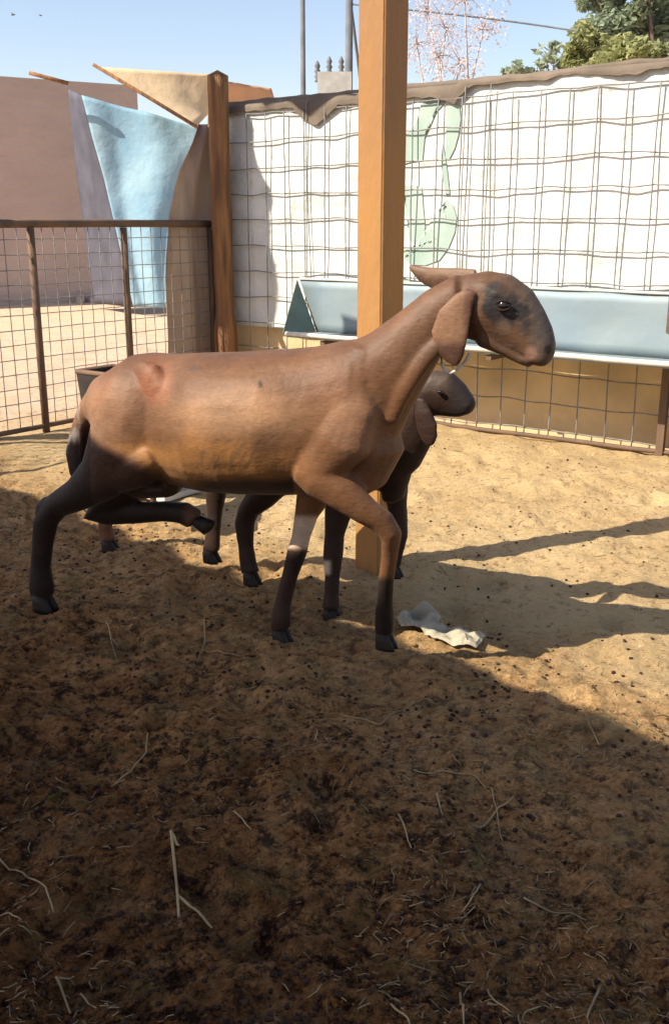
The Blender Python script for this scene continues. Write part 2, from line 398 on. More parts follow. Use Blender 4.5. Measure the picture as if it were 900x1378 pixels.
# cloth roll over the top edge
b = MB(); secs = []; n = 130
for i in range(n + 1):
    t = TL - .03 + (TR - TL) * i / n
    r = .017 + .008 * nz(t * 3, 1) + .006 * nz(t * 11, 2) - .002 * max(0, min(1, t + .3))
    c = wp(t, -.03 + .012 * nz(t * 2, 4), ZT + .012 * nz(t * 1.4, 8) + .006 * nz(t * 9, 8) + (.022 if t > -.1 else 0) * min(1, (t + .1)) )
    secs.append((c, Vector((0, 0, r * 1.15)), WN * r))
b.loft(secs, 10)
cl = empty('cloth_edging', wp(.3, 0, ZT), 'frayed brown cloth rolled over the top edge of the white screen', 'cloth')
b.build('cloth_roll', M['rim'], cl)
b = MB(); vs = []; fs = []; nn = 200
for i in range(nn + 1):
    t = TL + (TR - TL) * i / nn
    dp = (.030 if t < 0 else .014) + .025 * nz(t * 4, 11) + .015 * nz(t * 13, 12)
    px = proj(wp(t, 0, ZT))[0]
    dp += .05 * math.exp(-((px - 613) / 16) ** 2) + .12 * max(0, 1 - abs(px - 426) / 30) ** .8 + .02
    for k in range(4):
        vs.append(wp(t, .012 + .008 * nz(t * 9, k) - .02 * (k == 0), ZT + (.018 if t > 0 else 0) - dp * k / 3))
for i in range(nn):
    for k in range(3): fs.append((i * 4 + k, i * 4 + k + 1, i * 4 + k + 5, i * 4 + k + 4))
b.add(vs, fs); b.build('cloth_flap', M['rim'], cl)

fence = empty('wire_mesh_fence', wp(.3, .01), 'rusty welded wire mesh fence stretched in front of the white screen', 'fence')
def wire(pts, r, parent, n=5): b = MB(); b.tube(pts, r, n); b.build('wire', M['wire'], parent)
z = .0; k = 0
zs_ = [.04, .19, .345, .50, .655, .81, .965, 1.12, 1.27, 1.42, 1.575, 1.72]
for z in zs_:
    wire([wp(t, .008 + .004 * nz(t * 3, z * 9), z + .010 * nz(t * 2.6, z * 13, 2) + .010 * nz(t * 7, z * 13, 5)) for t in np.arange(TL + .05, TR, .05)], .0037, fence)
t = TL + .09; k = 0
while t < TR:
    ph = rnd.uniform(0, 50); ln = rnd.uniform(-.008, .008)
    wire([wp(t + ln * (z - .9) + .005 * nz(z * 3, ph), .014 + .006 * nz(z * 3, ph, 3), z) for z in np.arange(.0, 1.80, .075)], .0037, fence)
    if k in (4, 11, 12):
        wire([wp(t + .02 + .009 * nz(z * 3, ph), .02, z) for z in np.arange(.5, 1.80, .075)], .003, fence)
    t += .1475; k += 1
tp = t_for(897, .3)
b = MB(); b.box(wp(tp, .03, .88), WD * .018, WN * .018, (0, 0, .9)); b.build('fence_post', M['rust'], fence, False)
# base of the fence: dark buried rail
b = MB(); b.tube([wp(t, .03 + .01 * nz(t * 2, 3), .012 + .012 * nz(t * 2, 6)) for t in np.arange(TL, TR, .1)], .013, 6); b.build('bottom_rail', M['rust'], fence)

# ------------------------------------------------------------------ feed trough on the fence
tl = t_for(425, .49, .05)
tr = TR - .2
trough = empty('feed_trough', wp(.6, .18, .47), 'long pale blue metal feed trough mounted along the fence', 'trough')
def quad_sheet(mb, P, th):
    a, b_, c, d = [Vector(p) for p in P]; nrm = (b_ - a).cross(d - a).normalized() * th
    vs = [a, b_, c, d, a + nrm, b_ + nrm, c + nrm, d + nrm]
    mb.add(vs, [(0, 1, 2, 3), (7, 6, 5, 4), (0, 4, 5, 1), (1, 5, 6, 2), (2, 6, 7, 3), (3, 7, 4, 0)])
def panel(name, A, B, nseg, m, parent, wob=.004):
    """A, B: functions t->point of the lower and upper edge"""
    vs = []; fs = []
    for j in range(7):
        for i in range(nseg + 1):
            t = tl + (tr - tl) * i / nseg; k = j / 6
            tt = t - .125 * k if i == 0 else t
            p = A(tt) * (1 - k) + B(tt) * k
            vs.append(p + WN * wob * nz(t * 4, k * 3, 2))
    for j in range(6):
        for i in range(nseg):
            a = j * (nseg + 1) + i; fs.append((a, a + 1, a + nseg + 2, a + nseg + 1))
    b = MB(); b.add(vs, fs); o = b.build(name, m, parent)
    md = o.modifiers.new('t', 'SOLIDIFY'); md.thickness = .004
    return o
panel('back_panel', lambda t: wp(t, .05, .475), lambda t: wp(t, .045, .775), 60, M['trough'], trough, .008)
b = MB(); b.box(wp((tl + tr) / 2, .19, .47), WD * (tr - tl) / 2, WN * .142, (0, 0, .003)); b.build('floor_panel', M['trough'], trough, False)
# rim: folded lip along the front
b = MB(); b.tube([wp(t, .335, .487 + .005 * nz(t * 3, 9)) for t in np.arange(tl, tr, .08)], .013, 8); b.build('front_lip', M['trough_rim'], trough)
b = MB(); b.tube([wp(t, .047, .78 + .003 * nz(t * 3, 9)) for t in np.arange(tl - .12, tr, .08)], .008, 6); b.build('back_lip', M['trough_rim'], trough)
b = MB()
A_, B_, C_ = wp(tl - .13, .06, .775), wp(tl, .052, .475), wp(tl - .02, .335, .49)
nrm = (B_ - A_).cross(C_ - A_).normalized() * .005
b.add([A_, B_, C_, A_ + nrm, B_ + nrm, C_ + nrm], [(0, 1, 2), (5, 4, 3), (0, 3, 4, 1), (1, 4, 5, 2), (2, 5, 3, 0)])
b.build('end_plate', M['trough_end'], trough, False)
for t in (tl + .25, tl + 1.3, tl + 2.4):
    b = MB(); b.box(wp(t, .18, .445), WD * .015, WN * .14, (0, 0, .012)); b.build('bracket', M['rust'], trough, False)

# ------------------------------------------------------------------ wooden corner post
cw = empty('wooden_post', gp(.12, 0, -.0), 'rough weathered wooden post where the gate meets the white screen', 'post')
b = MB(); secs = []
pc = wp(TL + .10, .10)
for i in range(26):
    z = -.1 + 2.04 * i / 25
    c = pc + Vector((0, 0, z)) + WD * (.012 * nz(z * 1.2, 3)) + WN * (.01 * nz(z * 1.5, 9))
    r = .062 + .007 * nz(z * 4, 2) + (.012 if z < .5 else 0)
    secs.append((c, WD * r, WN * r))
b.loft(secs, 9); o = b.build('timber', M['wood'], cw)

# ------------------------------------------------------------------ metal gate
gate = empty('metal_gate', gp(1.5), 'rusty pipe gate with welded mesh between pen and yard', 'gate')
G1 = 3.4
gposts = [g_for(285, .8), g_for(171, .7), g_for(53, .5)]
d_ = gposts[2] - gposts[1]; gposts.append(gposts[2] + d_ * .8)
b = MB(); b.tube([gp(.1, 1.095), gp(1, 1.098), gp(2, 1.095), gp(G1, 1.1)], .021, 8); b.build('top_rail', M['rust'], gate)
b = MB(); b.tube([gp(g, .035 + .006 * nz(g * 3, 1)) for g in np.arange(.1, G1, .2)], .014, 8); b.build('bottom_rail', M['rust'], gate)
for g in gposts:
    b = MB(); b.tube([gp(g, -.05), gp(g, .5), gp(g, 1.075)], .021, 8); b.build('upright', M['rust'], gate)
z = .10
while z < 1.08:
    wire([gp(g, z + .004 * nz(g * 4, z * 9), .004) for g in np.arange(.1, G1, .12)], .0024, gate, 4); z += .0765
g = .14
while g < G1:
    wire([gp(g + .004 * nz(z * 3, g * 9), z, -.002) for z in (.03, .3, .6, .85, 1.09)], .0024, gate, 4); g += .078

# ------------------------------------------------------------------ tan cloth hanging beside the wooden post
b = MB(); vs = []; fs = []
for j in range(31):
    for i in range(15):
        u = i / 14; v = j / 30; z = .02 + 1.66 * v
        pxl = np.interp(z, [0, .9, 1.15, 1.4, 1.55, 1.68], [236, 234, 236, 250, 266, 276])
        g0 = g_for(pxl, z); g_ = g0 * (1 - u) + .0 * u
        vs.append(gp(g_, z, .055 + .022 * math.sin(u * 11 + nz(z, 3) * 2) * (.4 + .6 * u) + .02 * nz(u * 3, z * 2)))
for j in range(30):
    for i in range(14):
        a = j * 15 + i; fs.append((a, a + 1, a + 16, a + 15))
b.add(vs, fs); o = b.build('hanging_cloth', M['tancloth'])
md = o.modifiers.new('t', 'SOLIDIFY'); md.thickness = .004
tag(o, 'dull tan cloth hanging behind the gate beside the wooden post', 'cloth')

# ------------------------------------------------------------------ unseen sheet added overhead, outline cut to throw the shade on the white screen
ol = [(486, 146), (470, 141), (458, 144), (448, 156), (437, 166), (425, 174), (413, 165), (403, 156), (394, 152), (380, 155), (368, 161), (361, 154), (350, 152), (340, 153), (336, 160), (336, 185), (336, 210), (341, 232), (350, 252), (360, 268), (363, 284), (358, 298), (359, 322), (358, 345), (366, 370), (369, 400), (366, 430), (356, 460), (350, 485)]
ZC = 2.95
def to_blocker(p):
    k = (ZC - p.z) / -LD.z; return p - LD * k
edge = []
for px, py in ol:
    t, z = pix_wall(px + 12 if py > 182 else px + 4, py); edge.append(to_blocker(wp(t, -.05, z)))
tmin, _ = pix_wall(303, 470)
back = [to_blocker(wp(TL + .0, -.05, z)) for z in (.1, .6, 1.1, 1.5, 1.95, 2.3)] + [to_blocker(wp(-1.1, -.05, 2.3)), to_blocker(wp(-.35, -.05, 2.15))]
bm = bmesh.new(); vv = [bm.verts.new(p + Vector((0, 0, 0))) for p in edge + back]
f = bm.faces.new(vv); r = bmesh.ops.extrude_face_region(bm, geom=[f])
for v in [g_ for g_ in r['geom'] if isinstance(g_, bmesh.types.BMVert)]: v.co.z += .01
bmesh.ops.triangulate(bm, faces=bm.faces)
me = bpy.data.meshes.new('shade_blocker'); bm.to_mesh(me); bm.free()
tag(link_mesh('shade_blocker', me, M['rim'], None, False), 'unseen sheet added overhead to shade the corner of the pen', 'cloth')

# ------------------------------------------------------------------ far yard: brown ribbed wall
A = Vector((-5.6, 13.6, 0)); D_ = Vector((.85, .53, 0)).normalized(); Nf = Vector((.53, -.85, 0)).normalized()
b = MB(); vs = []; fs = []; J = 96
for i in (0, 1):
    for j in range(J + 1):
        z = -.1 + 3.05 * j / J
        for back_ in (0, 1):
            p = A + D_ * (-4 + i * 7.3) + Nf * ((.0015 * math.cos(j * math.pi / 2)) if not back_ else -.12) + Vector((0, 0, z + (0.02 if i else 0)))
            vs.append(p)
for j in range(J):
    for k in (0, 1):
        a = j * 2 + k; c = (J + 1) * 2 + a
        fs.append((a, a + 2, c + 2, c))
    fs.append((j * 2, j * 2 + 1, j * 2 + 3, j * 2 + 2)); e = (J + 1) * 2
    fs.append((e + j * 2, e + j * 2 + 2, e + j * 2 + 3, e + j * 2 + 1))
fs.append((J * 2, J * 2 + 1, (J + 1) * 2 + J * 2 + 1, (J + 1) * 2 + J * 2))
b.add(vs, fs); o = b.build('boundary_wall', M['mudwall'], None, False); fix_normals(o.data)
tag(o, 'long brown ribbed boundary wall across the yard, left of the blue tarp', 'wall')
# debris against it
b = MB(); p = ground(84, 402)
for dx, ln in ((-.14, .50), (.05, .50), (.2, .44)):
    b.box(p + Vector((dx, .3, ln * .46)), Vector((.05, 0, 0)), Vector((0, .012, 0)), Vector((-.12, .05, ln * .5)))
tag(b.build('leaning_boards', M['debris'], None, False), 'pale boards leaning in a stack against the brown wall', 'boards')
b = MB(); p = ground(18, 404); b.box(p + Vector((0, .1, .06)), (.42, 0, 0), (0, .2, 0), (0, 0, .07)); b.box(p + Vector((-.1, .1, .19)), (.28, .02, 0), (0, .15, 0), (0, 0, .05))
tag(b.build('slab_pile', M['bluetarp_dark'], None, False), 'low bluish pile of slabs at the foot of the brown wall', 'slabs')
b = MB(); p = ground(125, 408)
for i in range(7):
    b.box(p + Vector((rnd.uniform(-.5, .5), rnd.uniform(0, .4), .05)), (rnd.uniform(.05, .16), 0, .02), (0, .05, 0), (0, .01, rnd.uniform(.02, .06)))
tag(b.build('rubble', M['mudwall'], None, False), kind='stuff')

# blue tarp, purple shaded edge, cream and orange cloths
def poly_sheet(name, grid, nu, nv, m, parent, amp=.06, seed=0, fr=2.0, th=.01):
    """grid: 4 corner lists left edge / right edge as lists of points bottom->top"""
    Lf, Rt = grid; vs = []; fs = []
    def samp(P, v):
        x = v * (len(P) - 1); i = min(int(x), len(P) - 2); k = x - i; return P[i] * (1 - k) + P[i + 1] * k
    for j in range(nv + 1):
        for i in range(nu + 1):
            u = i / nu; v = j / nv
            p = samp(Lf, v) * (1 - u) + samp(Rt, v) * u
            p = p + Vector((.3, -1, .05)) * amp * (math.sin(u * 9 + seed + nz(v * 2, seed) * 2) * .5 + nz(u * fr * 2, v * fr, seed))
            vs.append(p)
    for j in range(nv):
        for i in range(nu):
            a = j * (nu + 1) + i; fs.append((a, a + 1, a + nu + 2, a + nu + 1))
    b = MB(); b.add(vs, fs); o = b.build(name, m, parent)
    md = o.modifiers.new('t', 'SOLIDIFY'); md.thickness = th
    return o
YB = 12.6
bt = empty('blue_tarp', at_Y(200, 410, YB) , 'large pale blue tarpaulin hung as a tapering screen in the yard', 'tarpaulin')
Lf = [at_Y(x, y, YB) for x, y in ((180, 414), (165, 350), (154, 300), (140, 240), (124, 185), (110, 128))]
Rt = [at_Y(x, y, YB - .2) for x, y in ((238, 414), (240, 350), (243, 300), (258, 245), (280, 200), (272, 172))]
poly_sheet('tarp_cloth', (Lf, Rt), 40, 40, M['bluetarp'], bt, .07, 3)
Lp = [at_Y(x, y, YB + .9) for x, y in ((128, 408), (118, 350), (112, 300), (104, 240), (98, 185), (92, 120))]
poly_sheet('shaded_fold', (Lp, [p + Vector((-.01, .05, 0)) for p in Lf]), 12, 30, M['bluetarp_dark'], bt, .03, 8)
YC = 12.0
cc = empty('cream_awning', at_Y(230, 150, YC), 'cream and orange awning cloth above the blue tarp', 'awning')
poly_sheet('cream_cloth', ([at_Y(x, y, YC) for x, y in ((266, 168), (200, 132), (132, 90))], [at_Y(x, y, YC + .6) for x, y in ((284, 150), (284, 120), (284, 100))]), 24, 12, M['cream'], cc, .02, 5)
poly_sheet('orange_cloth', ([at_Y(x, y, YC + .7) for x, y in ((296, 148), (296, 108))], [at_Y(x, y, YC + 1.2) for x, y in ((372, 142), (365, 119))]), 16, 6, M['orange_cloth'], cc, .02, 6)
b = MB(); b.tube([at_Y(126, 87, YC - .05), at_Y(200, 131, YC - .05), at_Y(275, 177, YC - .15)], .022, 6); b.build('slanting_pole', M['wood'], cc)
b = MB(); b.tube([at_Y(40, 98, YC + .4), at_Y(92, 112, YC + .4)], .025, 6); b.build('roof_stick', M['wood'], cc)
b = MB(); b.tube([at_Y(285, 100, YC + .7), ground(285, 412) + Vector((0, -1, 0))], .03, 6); b.build('support_pole', M['wood'], cc)

# ------------------------------------------------------------------ behind the screen: poles, wire, transformer, trees
def upole(px, Y, r, label, top=-180, lean=0):
    p = at_Y(px, 300, Y); q = at_Y(px + lean, top, Y)
    b = MB(); b.tube([Vector((p.x, Y, -.2)), p, q], [r, r * .95, r * .7], 8); o = b.build('utility_pole', M['pole'])
    return tag(o, label, 'pole')
upole(409, 16, .045, 'thin dark pole rising behind the left of the screen', lean=-3)
up = upole(468, 20, .085, 'thicker grey utility pole close beside the orange post', lean=3)
b = MB(); b.tube([at_Y(466, -40, 20), at_Y(481, 78, 20.5), at_Y(492, 170, 21)], .03, 5); tag(b.build('stay_cable', M['pole']), 'stay cable slanting down beside the grey utility pole', 'cable')
tf = empty('transformer', at_Y(448, 200, 18), 'pale transformer tank with dark bushings above the screen', 'transformer')
b = MB(); c = at_Y(450, 130, 18); b.box(c + Vector((0, 0, .02)), (.28, 0, 0), (0, .2, 0), (0, 0, .34)); b.box(c + Vector((0, 0, -2)), (.08, 0, 0), (0, .08, 0), (0, 0, 1.7)); b.build('tank', M['white_plastic'], tf, False)
for px, py in ((427, 98), (443, 92), (459, 92)):
    b = MB(); c = at_Y(px, py, 17.9)
    b.tube([c + Vector((0, 0, z)) for z in (-.14, -.1, -.06, -.02, .02, .06, .1, .18)], [.05, .03, .055, .03, .055, .03, .05, .015], 8); b.build('bushing', M['pole'], tf)
b = MB(); pts = []
for i in range(25):
    k = i / 24; px = 470 + k * 640; pts.append(at_Y(px, 5 + (px - 540) * .165 - 14 * math.sin(k * math.pi) + 12, 20 - 3 * k))
b.tube(pts, .016, 5); tag(b.build('overhead_wire', M['pole']), 'single overhead wire sloping down towards the green tree', 'wire')

def leaf_cloud(centres, n, size, seed):
    r = random.Random(seed); vs = []; fs = []
    for i in range(n):
        c, rad = centres[r.randrange(len(centres))]
        while True:
            q = Vector((r.uniform(-1, 1), r.uniform(-1, 1), r.uniform(-1, 1)))
            if q.length < 1: break
        q = q.normalized() * (q.length ** .55)
        p = Vector(c) + Vector((q.x * rad, q.y * rad, q.z * rad * .85))
        a = Vector((r.uniform(-1, 1), r.uniform(-1, 1), r.uniform(-.6, .6))).normalized(); b_ = a.cross(Vector((r.uniform(-1, 1), r.uniform(-1, 1), r.uniform(-1, 1)))).normalized()
        s_ = size * r.uniform(.6, 1.5)
        k = len(vs); vs += [p - a * s_, p - b_ * s_ * .45, p + a * s_, p + b_ * s_ * .45]; fs.append((k, k + 1, k + 2, k + 3))
    b = MB(); b.add(vs, fs); return b
def tree(blobs, Y, base_px, n, size, ml, mb, label, seed, limb_r=.08, sub=10, spread=.6):
    r = random.Random(seed)
    bx = at_Y(base_px, 300, Y); root = empty('tree', (bx.x, Y, 0), label, 'tree')
    cs = []; tb = MB(); top = at_Y(*blobs[0][:2], Y)
    fork = Vector((bx.x, Y, max(1.2, top.z * .45)))
    tb.tube([Vector((bx.x, Y, -.2)), Vector((bx.x + .05, Y, fork.z * .5)), fork], [limb_r * 1.5, limb_r * 1.2, limb_r], 8)
    for px, py, pr in blobs:
        c = at_Y(px, py, Y + r.uniform(-.6, .6)); R_ = pr * Y / F
        mid = (fork + c) / 2 + Vector((r.uniform(-.2, .2), 0, r.uniform(-.1, .3)))
        tb.tube([fork, mid, c], [limb_r * .7, limb_r * .45, limb_r * .2], 6)
        for _ in range(sub):
            q = Vector((r.gauss(0, 1), r.gauss(0, 1), r.gauss(0, 1))).normalized() * R_ * r.uniform(.35, 1.0)
            tb.tube([c, c + q * .5 + Vector((0, 0, R_ * .1)), c + q], [limb_r * .18, limb_r * .12, limb_r * .05], 4)
            cs.append((c + q, R_ * r.uniform(.25, .5) * spread / .6))
    tb.build('trunk', mb, root)
    leaf_cloud(cs, n, size, seed).build('crown', ml, root, False)
    return root
tree([(830, 20, 45), (800, -5, 40), (870, -20, 50), (850, 60, 40), (895, 50, 40), (815, 55, 28), (930, 20, 50)], 15, 905, 13000, .055, M['leaf'], M['bark'], 'tall grey green tree at the upper right, beyond the screen', 11)
tree([(800, 78, 34), (770, 92, 24), (840, 85, 38), (885, 80, 34), (790, 60, 18)], 13, 850, 8000, .042, M['leaf_y'], M['bark'], 'yellow green bush in front of the tall tree, just above the screen', 12)
tree([(735, 82, 16), (745, 66, 9), (722, 96, 14), (762, 78, 9)], 13.5, 740, 420, .05, M['leaf'], M['bark'], 'small thin green sapling poking above the screen', 13, .03, 8)
tree([(692, 92, 12), (684, 98, 9)], 13.8, 690, 160, .045, M['leaf'], M['bark'], 'tiny green shrub tip left of the thin sapling', 14, .02, 6)
tree([(600, 40, 48), (575, 15, 40), (625, 0, 45), (590, 75, 40), (620, 85, 35), (560, 60, 30), (650, 40, 25)], 19, 605, 2200, .03, M['pinkleaf'], M['pinktwig'], 'pale pinkish half bare tree right of the orange post', 15, .05, 16, 1.1)
for px, py, s_ in ((18, 20, 1), (55, 21, .7), (675, 26, .8)):
    c = at_Y(px, py, 60); b = MB(); q = .22 * s_
    b.loft([(c + Vector((-q * .5, 0, 0)), Vector((0, 0, q * .1)), Vector((0, q * .1, 0))), (c, Vector((0, 0, q * .22)), Vector((0, q * .22, 0))), (c + Vector((q * .6, 0, .02)), Vector((0, 0, q * .08)), Vector((0, q * .08, 0)))], 6)
    b.add([c + Vector((-q * .3, 0, 0)), c + Vector((q * .3, 0, 0)), c + Vector((0, -q * 1.1, q * .4)), c + Vector((0, q * 1.1, q * .4))], [(0, 1, 2), (1, 0, 3)])
    tag(b.build('bird', M['pole']), {18: 'larger of two tiny dark birds high in the left sky', 55: 'smaller and fainter of two tiny birds in the left sky', 675: 'tiny dark bird above the overhead wire'}[px], 'bird')

# ------------------------------------------------------------------ metal tub behind the goat's rump, white pail
tb0, tb1 = Vector((-1.075, 4.19, 0)), Vector((-.66, 3.90, 0)); td = (tb1 - tb0).normalized(); tn = Vector((-td.y, td.x, 0))
tub = empty('metal_tub', (tb0 + tb1) / 2, 'dull grey metal tub standing behind the rump of the big goat', 'tub')
def strip(P, m, name):
    b = MB(); quad_sheet(b, P, .004); o = b.build(name, m, tub, False); fix_normals(o.data)
Z = Vector((0, 0, 1)); wd = .20; zt_ = .50
f0, f1, r0, r1 = tb0, tb1, tb0 + tn * wd, tb1 + tn * wd
ins = lambda p, q: p + (q - p) * .14
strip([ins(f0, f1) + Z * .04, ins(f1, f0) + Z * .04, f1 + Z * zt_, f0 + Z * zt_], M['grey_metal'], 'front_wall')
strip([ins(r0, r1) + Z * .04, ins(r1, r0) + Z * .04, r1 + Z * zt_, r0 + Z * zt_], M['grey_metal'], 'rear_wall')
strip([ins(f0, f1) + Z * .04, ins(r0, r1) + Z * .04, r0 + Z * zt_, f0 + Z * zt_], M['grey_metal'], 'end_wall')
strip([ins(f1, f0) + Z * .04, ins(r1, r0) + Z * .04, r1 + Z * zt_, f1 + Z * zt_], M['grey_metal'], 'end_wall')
b = MB(); b.box((tb0 + tb1) / 2 + tn * wd / 2 + Z * .03, td * .24, tn * .12, Z * .012); b.build('base', M['trough_rim'], tub, False)
b = MB(); q = [f0, f1, r1, r0, f0]; b.tube([p + Z * (zt_ + .004) for p in q], .011, 6); b.build('rim', M['rust'], tub)

# ------------------------------------------------------------------ goats
class Plane:
    def __init__(s, P, a):
        s.P = Vector((P[0], P[1], 0)); s.a = Vector((a[0], a[1], 0)).normalized(); s.b = Vector((s.a.y, -s.a.x, 0))
        if s.b.y > 0: s.b = -s.b
    def W(s, px, py, off=0): return vplane(px, py, s.P + s.b * off, s.b)
    def secs(s, L):
        out = []; n = len(L)
        for i, q in enumerate(L):
            px, py, hh, hw, off = q[:5]
            if len(q) > 5: an = R(q[5]); dx, dy = math.cos(an), math.sin(an)
            else:
                p, nx_ = L[max(i - 1, 0)], L[min(i + 1, n - 1)]
                dx, dy = nx_[0] - p[0], nx_[1] - p[1]; l = math.hypot(dx, dy) or 1; dx /= l; dy /= l
            c = s.W(px, py, off); U = s.W(px + dy * hh, py - dx * hh, off) - c
            out.append((c, U, s.b * hw))
        return out
def remesh(mb, name, voxel, smooth_it):
    me = mb.mesh(name); fix_normals(me)
    o = bpy.data.objects.new(name, me); COL.objects.link(o)
    m1 = o.modifiers.new('r', 'REMESH'); m1.mode = 'VOXEL'; m1.voxel_size = voxel
    m2 = o.modifiers.new('s', 'SMOOTH'); m2.factor = .5; m2.iterations = smooth_it
    dg = bpy.context.evaluated_depsgraph_get(); ev = o.evaluated_get(dg); nm = bpy.data.meshes.new_from_object(ev)
    bpy.data.objects.remove(o); bpy.data.meshes.remove(me); nm.name = name
    return nm
def paint(me, fn, name='coat'):
    n = len(me.vertices); co_ = np.empty(n * 3, np.float32); me.vertices.foreach_get('co', co_); co_ = co_.reshape(-1, 3)
    cols = np.ones((n, 4), np.float32)
    for i in range(n):
        p = co_[i]; px, py = proj(p); cols[i, :3] = fn(px, py, p)
    at = me.attributes.new(name, 'FLOAT_COLOR', 'POINT'); at.data.foreach_set('color', cols.ravel())
def sm(a, b_, x):
    t = max(0, min(1, (x - a) / (b_ - a))); return t * t * (3 - 2 * t)
def mixv(a, b_, k): return tuple(a[i] * (1 - k) + b_[i] * k for i in range(3))
def hoof(pl_, px, py, off, parent, w=14, h=22, tilt=0, ang=0):
    """cloven hoof: two claws side by side, toe to the right"""
    for s_ in (-1, 1):
        b = MB(); c = pl_.W(px, py, off); sc = (c - Vector((0, 0, H))).dot(Vector((0, cp, -sp))) / F
        ca, sa = math.cos(ang), math.sin(ang)
        fw = pl_.a * ca - Z * sa; upv = Z * ca + pl_.a * sa
        secs = []
        for k, (lz, fx, lx) in enumerate(((0, .25, 1.0), (.25, .18, .95), (.6, .02, .8), (1, -.12, .62))):
            secs.append((c + upv * (lz * h * sc) + fw * (fx * w * sc) + pl_.b * s_ * w * sc * .42, fw * w * sc * lx, pl_.b * w * sc * .40))
        b.loft(secs, 12); o = b.build('hoof', M['hoof'], parent); fix_normals(o.data)

# ---- the big goat
big = Plane((-.14, 2.50), (.912, -.41))
gb = MB()
gb.loft(big.secs([(124, 545, 20, .040, 0, 0), (134, 540, 34, .065, 0, 0), (154, 548, 53, .105, 0, 0), (180, 557, 80, .132, 0, 0), (205, 562, 88, .136, 0, 0), (232, 564, 88, .122, 0, 0), (256, 567, 92, .138, 0, 0), (284, 569, 95, .162, 0, 0),
                  (330, 570, 97, .174, 0, 0), (380, 569, 99, .164, 0, 0), (425, 567, 101, .138, 0, 0), (462, 562, 104, .122, 0, 0), (490, 550, 96, .11, 0, 0), (512, 545, 80, .085, 0, 0), (524, 548, 50, .055, 0, 0)]), 32)
# neck
gb.loft(big.secs([(470, 545, 84, .10, 0, -42), (500, 515, 66, .085, 0, -46), (535, 482, 50, .068, 0, -46), (565, 450, 41, .058, -.01, -42), (595, 422, 38, .052, -.02, -35), (625, 405, 38, .05, -.03, -15)]), 24)
# brisket
gb.loft(big.secs([(500, 575, 35, .07, 0, 60), (508, 605, 34, .075, 0, 95), (492, 640, 28, .07, 0, 120), (455, 662, 22, .07, 0, 165)]), 16)
# head
HO = -.04
gb.loft(big.secs([(618, 410, 40, .045, HO, 5), (640, 410, 49, .053, HO, 20), (660, 414, 53, .054, HO, 32), (682, 426, 50, .047, HO, 43), (702, 441, 39, .040, HO, 51), (718, 457, 30, .034, HO, 57), (727, 471, 23, .031, HO, 64), (730, 482, 17, .028, HO, 72), (730, 490, 10, .02, HO, 80)]), 24)
gb.loft(big.secs([(650, 452, 16, .040, HO, 25), (675, 464, 13, .032, HO, 25), (700, 480, 10, .022, HO, 25), (714, 489, 7, .018, HO, 25)]), 14)      # jaw and chin
gb.loft(big.secs([(652, 384, 13, .046, HO, 25), (675, 394, 12, .053, HO, 35), (697, 408, 10, .043, HO, 45)]), 14)   # brow
for so_ in (1, -1):
    gb.loft(big.secs([(628, 388, 7, .008, HO + so_ * .035), (634, 395, 10, .012, HO + so_ * .045), (632, 410, 9, .009, HO + so_ * .045)]), 10)  # ear root
# near shoulder and foreleg
gb.loft(big.secs([(482, 500, 30, .03, .05), (470, 545, 42, .045, .07), (455, 590, 46, .05, .085), (425, 630, 34, .045, .09)]), 18)
gb.loft(big.secs([(408, 628, 22, .04, .09, 20), (432, 641, 30, .045, .09, 30), (462, 664, 24, .038, .085, 36), (492, 688, 18, .03, .075, 36), (515, 703, 16, .027, .06, 48), (527, 721, 14, .026, .05, 75),
                  (524, 748, 11, .02, .035, 95), (519, 785, 10.5, .019, .015, 94), (517, 815, 11, .021, -.005, 92), (517, 838, 13, .024, -.015, 90), (517, 852, 12, .022, -.02, 90)]), 18)
# far foreleg
gb.loft(big.secs([(440, 620, 36, .05, -.06, 100), (424, 665, 24, .04, -.06, 100), (412, 695, 15, .028, -.055, 102), (405, 722, 12, .024, -.05, 102), (400, 742, 13, .026, -.045, 108), (390, 775, 10.5, .020, -.04, 108),
                  (381, 810, 11, .02, -.035, 102), (378, 832, 13, .024, -.03, 92), (377, 846, 13, .023, -.03, 90)]), 18)
# near hind: thigh, gaskin, hock, cannon
gb.loft(big.secs([(178, 520, 38, .045, .06, 100), (172, 565, 46, .055, .08, 105), (162, 608, 46, .055, .09, 115), (136, 643, 34, .045, .09, 140), (104, 666, 23, .034, .085, 152), (76, 681, 18, .029, .08, 140),
                  (62, 702, 16, .027, .075, 105), (58, 732, 13.5, .022, .07, 93), (55, 764, 13, .021, .065, 90), (56, 788, 16, .025, .06, 85), (58, 802, 15, .025, .055, 80)]), 20)
gb.loft(big.secs([(215, 610, 26, .05, .08), (190, 622, 34, .055, .085), (160, 630, 34, .05, .085)]), 16)
# far hind lifted: gaskin back to the hock, cannon forward
gb.loft(big.secs([(190, 600, 40, .05, -.07, 110), (175, 645, 30, .045, -.08, 130), (146, 675, 22, .035, -.085, 140), (128, 689, 17, .028, -.085, 60), (145, 690, 17, .027, -.085, 0), (185, 690, 15, .023, -.085, 0), (222, 688, 14, .022, -.085, 2),
                  (247, 690, 15, .026, -.085, 20), (262, 699, 14, .024, -.085, 35)]), 18)
gb.loft(big.secs([(66, 670, 8, .014, .08, 100), (58, 680, 9, .015, .08, 100), (56, 692, 8, .015, .075, 95)]), 10)
# udder / belly fold
gb.loft(big.secs([(170, 640, 20, .06, 0), (198, 652, 19, .07, 0), (235, 655, 13, .06, 0)]), 14)
